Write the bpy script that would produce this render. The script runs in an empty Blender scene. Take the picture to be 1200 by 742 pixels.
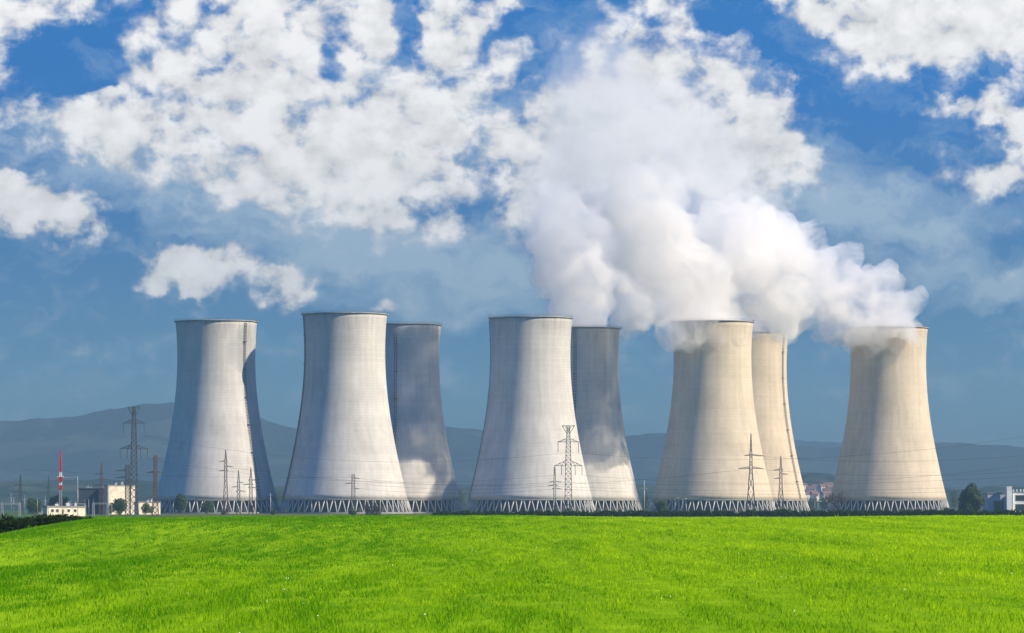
import bpy, bmesh, math, random
import numpy as np
from mathutils import Vector, Matrix, noise

random.seed(7)
RNG = np.random.default_rng(11)
R = math.radians
SC = bpy.context.scene
COL = SC.collection

# ------------------------------------------------------------------ camera measures
F = 4435.0            # focal length in pixels of a 1200 px wide frame
HY = 596.0            # row of the horizon in that frame
ZC = 3.2              # eye height above the plain
SUN_AZ = 70.0         # degrees to the right of straight behind the camera
SUN_EL = 34.0
SUN_DIR = Vector((math.sin(R(SUN_AZ)) * math.cos(R(SUN_EL)), -math.cos(R(SUN_AZ)) * math.cos(R(SUN_EL)), math.sin(R(SUN_EL))))


def wx(px, y):
    return (px - 600.0) / F * y


def wz(py, y):
    return ZC + (HY - py) / F * y


def at(px, py, y):
    return Vector((wx(px, y), y, wz(py, y)))


# ------------------------------------------------------------------ object helpers
def tag(o, label=None, cat=None, group=None, kind=None):
    if label: o['label'] = label
    if cat: o['category'] = cat
    if group: o['group'] = group
    if kind: o['kind'] = kind
    return o


def empty(name, loc, rz=0.0):
    o = bpy.data.objects.new(name, None)
    o.empty_display_size = 1.0
    o.location = loc
    o.rotation_euler = (0, 0, rz)
    COL.objects.link(o)
    return o


def link(name, me, parent=None, loc=None, rot=None):
    o = bpy.data.objects.new(name, me)
    COL.objects.link(o)
    if parent is not None: o.parent = parent
    if loc is not None: o.location = loc
    if rot is not None: o.rotation_euler = rot
    return o


class MB:
    """collects boxes, bars and tubes and links them as one mesh object"""
    def __init__(self):
        self.v, self.f, self.smooth = [], [], []

    def add(self, vs, fs, smooth=False):
        n = len(self.v)
        self.v.extend([tuple(p) for p in vs])
        for q in fs:
            self.f.append([i + n for i in q]); self.smooth.append(smooth)
        return self

    def box(self, c, s, rz=0.0):
        cx, cy, cz = c; hx, hy, hz = s[0] / 2, s[1] / 2, s[2] / 2
        ca, sa = math.cos(rz), math.sin(rz)
        vs = []
        for z in (-hz, hz):
            for x, y in ((-hx, -hy), (hx, -hy), (hx, hy), (-hx, hy)):
                vs.append((cx + x * ca - y * sa, cy + x * sa + y * ca, cz + z))
        return self.add(vs, [(3, 2, 1, 0), (4, 5, 6, 7), (0, 1, 5, 4), (1, 2, 6, 5), (2, 3, 7, 6), (3, 0, 4, 7)])

    def bar(self, a, b, w, w2=None, n=4):
        a, b = Vector(a), Vector(b); d = (b - a)
        if d.length < 1e-6: return self
        d.normalize()
        up = Vector((0, 0, 1)) if abs(d.z) < .95 else Vector((1, 0, 0))
        s = d.cross(up).normalized(); t = s.cross(d)
        w2 = w if w2 is None else w2
        vs = []
        for p, r in ((a, w / 2), (b, w2 / 2)):
            for k in range(n):
                an = 2 * math.pi * (k + .5) / n
                vs.append(p + (s * math.cos(an) + t * math.sin(an)) * r * (1.35 if n == 4 else 1))
        fs = [(k, (k + 1) % n, n + (k + 1) % n, n + k) for k in range(n)]
        fs += [tuple(reversed(range(n))), tuple(range(n, 2 * n))]
        return self.add(vs, fs, n > 5)

    def path(self, pts, w, n=4):
        for a, b in zip(pts[:-1], pts[1:]): self.bar(a, b, w, n=n)
        return self

    def lathe(self, prof, seg=48, c=(0, 0, 0), smooth=True, close=False):
        vs = []
        for r, z in prof:
            for k in range(seg):
                a = 2 * math.pi * k / seg
                vs.append((c[0] + r * math.cos(a), c[1] + r * math.sin(a), c[2] + z))
        m = len(prof); fs = []
        for i in range(m if close else m - 1):
            j = (i + 1) % m
            for k in range(seg):
                l = (k + 1) % seg
                fs.append((i * seg + k, i * seg + l, j * seg + l, j * seg + k))
        return self.add(vs, fs, smooth)

    def mesh(self, name, mat):
        me = bpy.data.meshes.new(name)
        me.from_pydata(self.v, [], self.f)
        me.polygons.foreach_set('use_smooth', self.smooth)
        me.materials.append(mat)
        me.update()
        return me

    def build(self, name, mat, parent=None, loc=None, rot=None):
        return link(name, self.mesh(name, mat), parent, loc, rot)


def tri_mesh(name, verts, tris, mat, smooth=False):
    me = bpy.data.meshes.new(name)
    nv, nt = len(verts), len(tris)
    me.vertices.add(nv); me.vertices.foreach_set('co', np.asarray(verts, np.float32).ravel())
    me.loops.add(nt * 3); me.loops.foreach_set('vertex_index', np.asarray(tris, np.int32).ravel())
    me.polygons.add(nt); me.polygons.foreach_set('loop_start', np.arange(0, nt * 3, 3, dtype=np.int32))
    me.update(calc_edges=True)
    if smooth: me.polygons.foreach_set('use_smooth', np.ones(nt, bool))
    me.materials.append(mat)
    return me


# ------------------------------------------------------------------ numpy value noise
def _hash(ix, iy, seed):
    h = (ix.astype(np.int64) * 374761393 + iy.astype(np.int64) * 668265263 + seed * 1442695041) & 0x7fffffff
    h = ((h ^ (h >> 13)) * 1274126177) & 0x7fffffff
    return ((h ^ (h >> 16)) & 0xffff) / 65535.0


def vnoise(x, y, seed=0):
    ix, iy = np.floor(x), np.floor(y); fx, fy = x - ix, y - iy
    fx = fx * fx * (3 - 2 * fx); fy = fy * fy * (3 - 2 * fy)
    a = _hash(ix, iy, seed); b = _hash(ix + 1, iy, seed); c = _hash(ix, iy + 1, seed); d = _hash(ix + 1, iy + 1, seed)
    return (a * (1 - fx) + b * fx) * (1 - fy) + (c * (1 - fx) + d * fx) * fy


def fbm(x, y, o=4, seed=0):
    s = 0; a = .5; t = 0
    for k in range(o):
        s = s + a * vnoise(x * 2 ** k, y * 2 ** k, seed + k * 17); t += a; a *= .5
    return s / t


def sstep(a, b, x):
    t = np.clip((np.asarray(x, float) - a) / (b - a), 0, 1)
    return t * t * (3 - 2 * t)


# ------------------------------------------------------------------ materials
class NT:
    def __init__(self, tree):
        self.t = tree; tree.nodes.clear()

    def n(self, typ, **kw):
        nd = self.t.nodes.new(typ)
        for k, v in kw.items(): setattr(nd, k, v)
        return nd

    def l(self, a, b):
        self.t.links.new(a, b)

    def put(self, sock, v):
        if hasattr(v, 'links') or isinstance(v, bpy.types.NodeSocket): self.l(v, sock)
        else: sock.default_value = v

    def math(self, op, a, b=None, c=None, clamp=False):
        nd = self.n('ShaderNodeMath', operation=op, use_clamp=clamp)
        self.put(nd.inputs[0], a)
        if b is not None: self.put(nd.inputs[1], b)
        if c is not None: self.put(nd.inputs[2], c)
        return nd.outputs[0]

    def vmath(self, op, a, b=None, scale=None):
        nd = self.n('ShaderNodeVectorMath', operation=op)
        self.put(nd.inputs[0], a)
        if b is not None: self.put(nd.inputs[1], b)
        if scale is not None: self.put(nd.inputs['Scale'], scale)
        return nd.outputs['Value'] if op in ('LENGTH', 'DOT_PRODUCT', 'DISTANCE') else nd.outputs['Vector']

    def noise(self, vec, scale, detail=4, rough=.55, dist=0.0, typ='FBM'):
        nd = self.n('ShaderNodeTexNoise', noise_dimensions='3D')
        nd.noise_type = typ
        self.put(nd.inputs['Vector'], vec)
        nd.inputs['Scale'].default_value = scale; nd.inputs['Detail'].default_value = detail
        nd.inputs['Roughness'].default_value = rough; nd.inputs['Distortion'].default_value = dist
        return nd.outputs['Fac']

    def mapr(self, v, a, b, c=0.0, d=1.0, smooth=False):
        nd = self.n('ShaderNodeMapRange', interpolation_type='SMOOTHSTEP' if smooth else 'LINEAR')
        self.put(nd.inputs[0], v)
        for i, q in enumerate((a, b, c, d)): self.put(nd.inputs[i + 1], q)
        return nd.outputs[0]

    def mix(self, f, a, b, mode='MIX'):
        nd = self.n('ShaderNodeMix', data_type='RGBA', blend_type=mode)
        self.put(nd.inputs[0], f); self.put(nd.inputs[6], a); self.put(nd.inputs[7], b)
        return nd.outputs[2]

    def xyz(self, v):
        nd = self.n('ShaderNodeSeparateXYZ'); self.put(nd.inputs[0], v)
        return nd.outputs

    def comb(self, x, y, z):
        nd = self.n('ShaderNodeCombineXYZ')
        for i, q in enumerate((x, y, z)): self.put(nd.inputs[i], q)
        return nd.outputs[0]


def rgb(c):
    return (c[0], c[1], c[2], 1.0)


def mat_basic(name, c1, c2=None, scale=1.0, rough=.8, metal=0.0, bump=0.0, stretch=(1, 1, 1)):
    """a base colour broken up by noise"""
    m = bpy.data.materials.new(name); m.use_nodes = True
    t = NT(m.node_tree)
    out = t.n('ShaderNodeOutputMaterial'); p = t.n('ShaderNodeBsdfPrincipled')
    t.l(p.outputs[0], out.inputs[0])
    p.inputs['Roughness'].default_value = rough; p.inputs['Metallic'].default_value = metal
    co = t.n('ShaderNodeTexCoord').outputs['Object']
    co = t.vmath('MULTIPLY', co, stretch)
    nz = t.noise(co, scale, 5, .6)
    c2 = c2 or tuple(q * .7 for q in c1)
    t.l(t.mix(t.mapr(nz, .35, .65), rgb(c2), rgb(c1)), p.inputs['Base Color'])
    if bump:
        b = t.n('ShaderNodeBump'); b.inputs['Strength'].default_value = bump
        t.l(nz, b.inputs['Height']); t.l(b.outputs[0], p.inputs['Normal'])
    return m


def mat_concrete(name, tint, dirt):
    m = bpy.data.materials.new(name); m.use_nodes = True
    t = NT(m.node_tree)
    out = t.n('ShaderNodeOutputMaterial'); p = t.n('ShaderNodeBsdfPrincipled')
    t.l(p.outputs[0], out.inputs[0]); p.inputs['Roughness'].default_value = .9
    p.inputs['Specular IOR Level'].default_value = .2
    ob = t.n('ShaderNodeTexCoord').outputs['Object']
    x, y, z = t.xyz(ob)
    rnd = t.n('ShaderNodeObjectInfo').outputs['Random']
    off = t.math('MULTIPLY', rnd, 300.0)
    ang = t.math('ARCTAN2', y, x)
    # casting lifts 1.25 m high: every lift has a slightly different tone, with a thin dark joint
    lift = t.math('DIVIDE', z, 1.7)
    fl = t.math('FLOOR', lift); fr = t.math('FRACT', lift)
    wn = t.n('ShaderNodeTexWhiteNoise', noise_dimensions='1D'); t.l(t.math('ADD', fl, off), wn.inputs['W'])
    tone = t.mapr(wn.outputs[0], 0, 1, .97, 1.02)
    joint = t.mapr(fr, .0, .22, .86, 1.0)
    # formwork panels round each lift
    pan = t.math('FLOOR', t.math('MULTIPLY', ang, 14.0))
    wp = t.n('ShaderNodeTexWhiteNoise', noise_dimensions='2D')
    t.l(t.comb(pan, t.math('ADD', fl, off), 0.0), wp.inputs['Vector'])
    ptone = t.mapr(wp.outputs[0], 0, 1, .975, 1.02)
    # vertical run-off streaks
    sv = t.comb(t.math('MULTIPLY', x, .35), t.math('MULTIPLY', y, .35), t.math('ADD', t.math('MULTIPLY', z, .012), off))
    streak = t.mapr(t.noise(sv, 1.0, 6, .6), .3, .7, 1 - dirt, 1.03)
    blot = t.mapr(t.noise(t.comb(x, y, t.math('ADD', z, off)), .045, 5, .6), .35, .65, 1 - dirt * .9, 1.02)
    # soot near the mouth
    mouth = t.math('MULTIPLY', t.mapr(z, 100, 125, 0, 1), t.noise(sv, 2.2, 4, .6))
    mouth = t.mapr(mouth, .25, .8, 1.0, 1 - dirt * 2.4)
    fac = t.math('MULTIPLY', t.math('MULTIPLY', tone, joint), t.math('MULTIPLY', streak, blot))
    fac = t.math('MULTIPLY', t.math('MULTIPLY', fac, ptone), mouth)
    col = t.vmath('SCALE', tint, scale=fac)
    t.l(col, p.inputs['Base Color'])
    b = t.n('ShaderNodeBump'); b.inputs['Strength'].default_value = .5; b.inputs['Distance'].default_value = .15
    t.l(joint, b.inputs['Height']); t.l(b.outputs[0], p.inputs['Normal'])
    return m


def mat_leaf(name, c1, c2, trans=.35, scale=.3, isl=.5):
    m = bpy.data.materials.new(name); m.use_nodes = True
    t = NT(m.node_tree)
    out = t.n('ShaderNodeOutputMaterial')
    co = t.n('ShaderNodeTexCoord').outputs['Object']
    nz = t.mapr(t.noise(t.vmath('MULTIPLY', co, (2.6, .16, 1)) if name == 'grass_blades' else co, scale, 6, .65), .35, .65)
    rd = t.n('ShaderNodeNewGeometry').outputs['Random Per Island']
    f = t.math('ADD', t.math('MULTIPLY', nz, 1 - isl), t.math('MULTIPLY', rd, isl))
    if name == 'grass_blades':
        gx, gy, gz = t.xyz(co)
        shade_mottle = t.math('ADD', t.mapr(gx, -16, 13, 1, 0, True), t.math('MULTIPLY_ADD', t.noise(t.vmath('MULTIPLY', co, (.16, .016, .16)), 1.0, 4, .6), 1.2, -.6))  # slope shade painted into the blade colour, darker to the left; noise mottles it
        f = t.math('SUBTRACT', t.math('MULTIPLY', f, 1.2), t.math('MULTIPLY', shade_mottle, .62), clamp=True)
    col = t.mix(f, rgb(c1), rgb(c2))
    d = t.n('ShaderNodeBsdfDiffuse'); t.l(col, d.inputs['Color'])
    s = t.n('ShaderNodeBsdfTranslucent'); t.l(col, s.inputs['Color'])
    mx = t.n('ShaderNodeMixShader'); mx.inputs[0].default_value = trans
    t.l(d.outputs[0], mx.inputs[1]); t.l(s.outputs[0], mx.inputs[2]); t.l(mx.outputs[0], out.inputs[0])
    return m


def mat_volume(name, dens, color, aniso, hetero=None):
    m = bpy.data.materials.new(name); m.use_nodes = True
    t = NT(m.node_tree)
    out = t.n('ShaderNodeOutputMaterial'); v = t.n('ShaderNodeVolumePrincipled')
    v.inputs['Color'].default_value = rgb(color); v.inputs['Density'].default_value = dens
    v.inputs['Anisotropy'].default_value = aniso
    v.inputs['Density Attribute'].default_value = ''
    t.l(v.outputs[0], out.inputs['Volume'])
    if hetero: hetero(t, v, dens)
    return m


M = {}
M['concrete_white'] = mat_concrete('pale_concrete', (.55, .525, .49), .17)
M['concrete_cream'] = mat_concrete('cream_concrete', (.58, .49, .37), .15)
M['rim'] = mat_basic('rim_concrete', (.36, .35, .33), (.24, .23, .22), .3)
M['strut'] = mat_basic('strut_concrete', (.46, .45, .43), (.36, .35, .34), .4)
M['basin'] = mat_basic('basin_concrete', (.30, .29, .27), (.2, .2, .19), .2)
M['fill'] = mat_basic('wet_fill', (.035, .04, .045), (.02, .022, .026), .5)
M['ladder'] = mat_basic('ladder_steel', (.12, .12, .13), (.07, .07, .08), 1.0, .6, .3)
M['steel'] = mat_basic('weathered_steel', (.10, .10, .11), (.06, .055, .055), .6, .6, .4)
M['rust'] = mat_basic('brown_steel', (.15, .085, .07), (.09, .055, .05), .6, .7, .2)
M['galv'] = mat_basic('galvanised_steel', (.42, .43, .44), (.3, .3, .31), .5, .5, .3)
M['glass_ins'] = mat_basic('dark_porcelain', (.06, .05, .045), (.03, .03, .03), 2.0, .3)
M['red'] = mat_basic('red_paint', (.52, .035, .05), (.40, .025, .04), .5, .5)
M['white'] = mat_basic('white_paint', (.78, .77, .75), (.65, .64, .62), .3, .6)
M['cream_wall'] = mat_basic('cream_render', (.68, .60, .46), (.48, .42, .33), .35, .9)
M['blue_wall'] = mat_basic('slate_cladding', (.035, .05, .07), (.028, .04, .055), .2, .7)
M['grey_wall'] = mat_basic('grey_cladding', (.38, .40, .42), (.30, .31, .33), .2, .8)
M['roof_grey'] = mat_basic('grey_roofing', (.22, .23, .25), (.16, .17, .18), .2, .8)
M['roof_red'] = mat_basic('red_roof_tile', (.22, .11, .08), (.15, .08, .06), .3, .8)
M['window'] = mat_basic('dark_glass', (.03, .04, .05), (.02, .025, .03), .4, .15)
M['door'] = mat_basic('brown_door', (.12, .07, .05), (.08, .05, .04), .5, .6)
M['wire'] = mat_basic('cable', (.06, .06, .065), (.04, .04, .045), .1, .6)
M['bark'] = mat_basic('bark', (.10, .075, .055), (.05, .038, .03), 2.0, .9)
M['leaf_dark'] = mat_leaf('dark_leaves', (.018, .035, .014), (.075, .115, .038), .3, .25)
M['leaf_hedge'] = mat_leaf('hedge_leaves', (.006, .013, .005), (.018, .034, .010), .1, .2)  # leaf colour darkened to stand for the shade in the hollow
M['leaf_mid'] = mat_leaf('leaves', (.035, .06, .02), (.085, .12, .04), .3, .25)
M['twig'] = mat_basic('twigs', (.075, .05, .042), (.045, .032, .03), .6, .9)
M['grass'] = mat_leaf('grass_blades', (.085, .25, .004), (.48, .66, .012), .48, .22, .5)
M['petal_white'] = mat_basic('white_petals', (.75, .75, .68), (.6, .6, .5), 4.0, .7)
M['asphalt'] = mat_basic('pale_gravel', (.42, .38, .30), (.33, .30, .24), .1, .9)


def mat_ground():
    m = bpy.data.materials.new('meadow_and_plain'); m.use_nodes = True
    t = NT(m.node_tree)
    out = t.n('ShaderNodeOutputMaterial'); p = t.n('ShaderNodeBsdfPrincipled')
    p.inputs['Roughness'].default_value = 1.0; p.inputs['Specular IOR Level'].default_value = 0.0
    t.l(p.outputs[0], out.inputs[0])
    co = t.n('ShaderNodeTexCoord').outputs['Object']
    x, y, z = t.xyz(co)
    n1 = t.noise(t.vmath('MULTIPLY', co, (3, .3, 1)), .10, 6, .65); n2 = t.noise(t.vmath('MULTIPLY', co, (1, .2, 1)), 1.6, 5, .7)
    f = t.mapr(t.math('ADD', t.math('MULTIPLY', n1, .5), t.math('MULTIPLY', n2, .5)), .36, .64)
    meadow = t.mix(f, rgb((.07, .18, .004)), rgb((.22, .35, .010)))
    vo = t.n('ShaderNodeTexVoronoi', voronoi_dimensions='2D'); vo.inputs['Scale'].default_value = 1.0
    t.l(t.comb(t.math('DIVIDE', x, 260.0), t.math('DIVIDE', y, 700.0), 0.0), vo.inputs['Vector'])
    sp = t.n('ShaderNodeSeparateColor'); t.l(vo.outputs['Color'], sp.inputs[0])
    field = t.mix(sp.outputs[0], rgb((.035, .07, .022)), rgb((.12, .11, .055)))
    field = t.mix(t.mapr(sp.outputs[1], .45, .55), field, rgb((.05, .10, .03)))
    t.l(t.mix(t.mapr(y, 640, 760), meadow, field), p.inputs['Base Color'])
    b = t.n('ShaderNodeBump'); b.inputs['Strength'].default_value = .6; b.inputs['Distance'].default_value = .08
    t.l(n2, b.inputs['Height']); t.l(b.outputs[0], p.inputs['Normal'])
    return m


def mat_hill():
    m = bpy.data.materials.new('forest_hill'); m.use_nodes = True
    t = NT(m.node_tree)
    out = t.n('ShaderNodeOutputMaterial'); p = t.n('ShaderNodeBsdfPrincipled')
    p.inputs['Roughness'].default_value = 1.0; p.inputs['Specular IOR Level'].default_value = 0.0
    t.l(p.outputs[0], out.inputs[0])
    co = t.n('ShaderNodeTexCoord').outputs['Object']
    n1 = t.noise(t.vmath('MULTIPLY', co, (1, .5, 1)), .0035, 7, .65)
    n2 = t.noise(co, .03, 5, .7)
    c = t.mix(t.mapr(n2, .35, .65), rgb((.008, .016, .010)), rgb((.03, .05, .022)))
    t.l(t.mix(t.mapr(n1, .52, .57), c, rgb((.05, .065, .035))), p.inputs['Base Color'])
    return m


M['ground'] = mat_ground()
M['hill'] = mat_hill()
M['haze'] = mat_volume('haze_air', 1.1e-4, (.18, .295, .42), .1)


# ------------------------------------------------------------------ ground
def ground_z(x, y):
    x = np.asarray(x, float); y = np.asarray(y, float)
    rise = 1.5 + .84 * sstep(60, 385, y)
    und = (fbm(x / 24 + 3.1, y / 110 + 1.7, 2, 5) - .5) * .7 * sstep(30, 90, y)
    left = sstep(-.106, -.155, x / np.maximum(y, 60)) * 2.3 * sstep(150, 330, y)
    trough = -1.1 * np.exp(-((x + 21 - (y - 150) * .06) / 5.5) ** 2) * np.exp(-((y - 150) / 50) ** 2)
    z = rise + und - left + trough
    fall = sstep(390, 640, y)
    return np.maximum(z, .25) * (1 - fall) * (1 - sstep(-60, -200, y) * .5)


def build_ground():
    ys = np.concatenate([np.linspace(-300, 0, 10)[:-1], np.linspace(0, 660, 221), 660 * (22000 / 660) ** (np.linspace(0, 1, 50)[1:])])
    u = np.linspace(-1, 1, 241)
    xs = np.sign(u) * (np.abs(u) * 150 + np.abs(u) ** 9 * 5850)
    X, Y = np.meshgrid(xs, ys)
    Z = ground_z(X, Y)
    V = np.stack([X, Y, Z], -1).reshape(-1, 3)
    nx = len(xs); ny = len(ys)
    i = np.arange(nx * (ny - 1)).reshape(ny - 1, nx)[:, :-1].ravel()
    T = np.concatenate([np.stack([i, i + 1, i + nx + 1], -1), np.stack([i, i + nx + 1, i + nx], -1)])
    o = link('ground', tri_mesh('ground', V, T, M['ground'], True))
    tag(o, kind='structure')


build_ground()


# ------------------------------------------------------------------ grass
def build_grass(n=900000):
    Y0, Y1 = 44.0, 470.0
    # density falls with distance while blades widen: pdf of Y ~ Y^-0.45
    e = .55
    u = RNG.random(n)
    y = (Y0 ** e + u * (Y1 ** e - Y0 ** e)) ** (1 / e)
    x = (RNG.random(n) * 2 - 1) * (.1355 * 1.10 * y + 1.5)
    # clumping
    cl = fbm(x / .40, y / 4.5, 3, 3)
    keep = RNG.random(n) < np.clip((cl - .28) * 3.0, .25, 1)
    x, y, cl = x[keep], y[keep], cl[keep]
    n = len(x)
    z = ground_z(x, y)
    big = fbm(x / 1.8, y / 40.0, 4, 9)
    h = (.045 + .07 * RNG.random(n) ** 1.5) * (.60 + .8 * big) * (.45 + 1.1 * cl)
    tall = RNG.random(n) < .012
    h = np.where(tall, h * 1.9, h)
    w = .0046 * (y / 50.0) ** .80 * (.7 + .6 * RNG.random(n))
    h = h * (y / 50.0) ** .12
    a = RNG.random(n) * 2 * np.pi
    cx, sx = np.cos(a), np.sin(a)
    b = RNG.random(n) * 2 * np.pi          # lean, mostly with the wind to the left
    ln = h * (.08 + .5 * RNG.random(n))
    lx, ly = np.cos(b) * ln, np.sin(b) * ln
    V = np.empty((n, 5, 3), np.float32)
    zz = z - .02
    V[:, 0] = np.stack([x - cx * w, y - sx * w, zz], -1)
    V[:, 1] = np.stack([x + cx * w, y + sx * w, zz], -1)
    mx, my = x + lx * .35, y + ly * .35
    V[:, 2] = np.stack([mx - cx * w * .8, my - sx * w * .8, zz + h * .6], -1)
    V[:, 3] = np.stack([mx + cx * w * .8, my + sx * w * .8, zz + h * .6], -1)
    V[:, 4] = np.stack([x + lx, y + ly, zz + h], -1)
    base = (np.arange(n) * 5)[:, None, None]
    T = (np.array([[0, 1, 3], [0, 3, 2], [2, 3, 4]])[None] + base).reshape(-1, 3)
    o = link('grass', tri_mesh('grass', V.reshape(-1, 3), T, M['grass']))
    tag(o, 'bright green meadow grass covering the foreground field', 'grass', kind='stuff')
    # daisies
    k = 70
    y = 46 + RNG.random(k) ** 1.6 * 190; x = (RNG.random(k) * 2 - 1) * .14 * y
    cl = fbm(x / 4, y / 9, 3, 21); s = cl > .5
    x, y = x[s], y[s]
    z = ground_z(x, y)
    mb = MB()
    for px, py, pz in zip(x, y, z):
        r = random.uniform(.007, .013) * (py / 50) ** .35; hz = pz + random.uniform(.10, .19)
        tx, ty = random.uniform(-.3, .3), random.uniform(-.9, -.2)
        vs = [(px, py, hz)]
        for q in range(6):
            an = q * math.pi / 3
            vs.append((px + r * math.cos(an), py + r * math.sin(an), hz + r * (math.cos(an) * tx + math.sin(an) * -ty)))
        mb.add(vs, [(0, q + 1, (q + 1) % 6 + 1) for q in range(6)])
    tag(mb.build('wildflowers', M['petal_white']), 'tiny white daisies dotted through the meadow grass', 'flowers', kind='stuff')


build_grass()

# ------------------------------------------------------------------ cooling towers
TH = 125.5          # metres
Z0 = 9.2            # bottom edge of the shell


def shell_r(z):
    return 25.5 * math.sqrt(1 + ((z - 102) / 78.0) ** 2)


def tower_meshes():
    d = {}
    for key in ('concrete_white', 'concrete_cream'):
        prof = [(shell_r(Z0 + (TH - Z0) * i / 40), Z0 + (TH - Z0) * i / 40) for i in range(41)]
        prof += [(r - .9, z) for r, z in reversed(prof)]
        d[key] = MB().lathe(prof, 128, close=True).mesh('shell', M[key])
    rt = shell_r(TH)
    d['rim'] = MB().lathe([(rt - 1.1, TH - .1), (rt + .9, TH - .1), (rt + .9, TH + .35), (rt - 1.1, TH + .35)], 128, smooth=False, close=True).mesh('rim', M['rim'])
    rl = MB()
    for k in range(64):
        a = 2 * math.pi * k / 64; c, s = math.cos(a), math.sin(a)
        rl.bar(((rt + .7) * c, (rt + .7) * s, TH + .35), ((rt + .7) * c, (rt + .7) * s, TH + 1.45), .10)
        a2 = 2 * math.pi * (k + 1) / 64
        for hz in (.9, 1.45):
            rl.bar(((rt + .7) * c, (rt + .7) * s, TH + hz), ((rt + .7) * math.cos(a2), (rt + .7) * math.sin(a2), TH + hz), .09)
    d['railing'] = rl.mesh('railing', M['ladder'])
    r0 = shell_r(Z0)
    d['ring_beam'] = MB().lathe([(r0 - 1.0, Z0 - .75), (r0 + .35, Z0 - .75), (r0 + .35, Z0 - .004), (r0 - 1.0, Z0 - .004)], 128, smooth=False, close=True).mesh('ring_beam', M['basin'])
    d['basin'] = MB().lathe([(40.6, -.3), (43.2, -.3), (43.2, .9), (42.7, .9), (42.7, .3), (40.6, .3)], 96, smooth=False, close=True).mesh('basin', M['basin'])
    d['fill'] = MB().lathe([(.1, .2), (35.2, .2), (35.2, 8.3), (.1, 8.3)], 64, smooth=False).mesh('fill', M['fill'])
    # slanted columns: one mesh per slant, at angle 0
    N = 48; half = math.pi / N
    for nm, s in (('strut_a', 1), ('strut_b', -1)):
        top = (r0 - .3, 0, Z0 - .7)
        ab = s * half * .92
        bot = (42.0 * math.cos(ab), 42.0 * math.sin(ab), .25)
        d[nm] = MB().bar(bot, (top[0], s * .55, top[2]), .84, .72, 8).mesh('support_strut', M['strut'])
    return d


TM = tower_meshes()


def ladder_mesh(th):
    mb = MB(); c, s = math.cos(th), math.sin(th)
    zs = [10 + i * 2.0 for i in range(58)]
    for off in (-.75, .75):
        pts = [((shell_r(z) + .55) * c - off * s, (shell_r(z) + .55) * s + off * c, z) for z in zs]
        mb.path(pts, .30)
    for z in zs:
        r = shell_r(z)
        mb.bar(((r + .55) * c + .75 * s, (r + .55) * s - .75 * c, z), ((r + .55) * c - .75 * s, (r + .55) * s + .75 * c, z), .22)
        mb.bar(((r - .1) * c, (r - .1) * s, z), ((r + .6) * c, (r + .6) * s, z), .25)
    for z in zs[6::9]:
        r = shell_r(z)
        mb.box(((r + .7) * c, (r + .7) * s, z), (1.6, 2.3, .3), th)
    return mb.mesh('ladder', M['ladder'])


def cooling_tower(cx, D, py_top, key, ladder_deg, label):
    s = (wz(py_top, D)) / TH
    root = empty('cooling_tower', (wx(cx, D), D, 0))
    root.scale = (s, s, s)
    root.rotation_euler.z = 0
    tag(root, label, 'cooling tower', 'cooling towers of the power station')
    link('shell', TM[key], root)
    rim = link('rim', TM['rim'], root)
    link('railing', TM['railing'], rim)
    for k in ('ring_beam', 'basin', 'fill'): link(k, TM[k], root)
    for k in range(48):
        for nm in ('strut_a', 'strut_b'):
            link('support_strut', TM[nm], root, rot=(0, 0, 2 * math.pi * k / 48))
    if ladder_deg is not None:
        # degrees to the right of the side that faces the camera
        link('ladder', ladder_mesh(-math.pi / 2 + R(ladder_deg)), root)
    return root, s


TW = {}
for nm, cx, D, top, key, lad, lab in (
    (1, 253.5, 2412, 377.5, 'concrete_white', 50, 'steamless grey cooling tower at the far left with a ladder up its lit flank'),
    (2, 404, 2400, 369, 'concrete_white', -72, 'steamless pale cooling tower, tallest looking, second from the left'),
    (3, 470, 2563, 381.5, 'concrete_white', -6, 'shaded steamless cooling tower half hidden behind the second from left'),
    (4, 622, 2442, 373.5, 'concrete_white', -84, 'steamless front cooling tower with the tall two-armed pylon before its right side'),
    (5, 681, 2617, 385.5, 'concrete_white', -10, 'half hidden rear cooling tower steaming upwards left of centre of the steam bank'),
    (6, 835, 2497, 378, 'concrete_cream', None, 'cream front cooling tower with steam spilling over its rim and a pointed pylon before it'),
    (7, 879, 2712, 391, 'concrete_cream', 58, 'cream rear cooling tower half hidden, with a ladder down its right side'),
    (8, 1041, 2590, 385, 'concrete_cream', None, 'cream cooling tower standing alone at the far right, steam bending left off its mouth'),
):
    TW[nm] = cooling_tower(cx, D, top, key, lad, lab)


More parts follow.
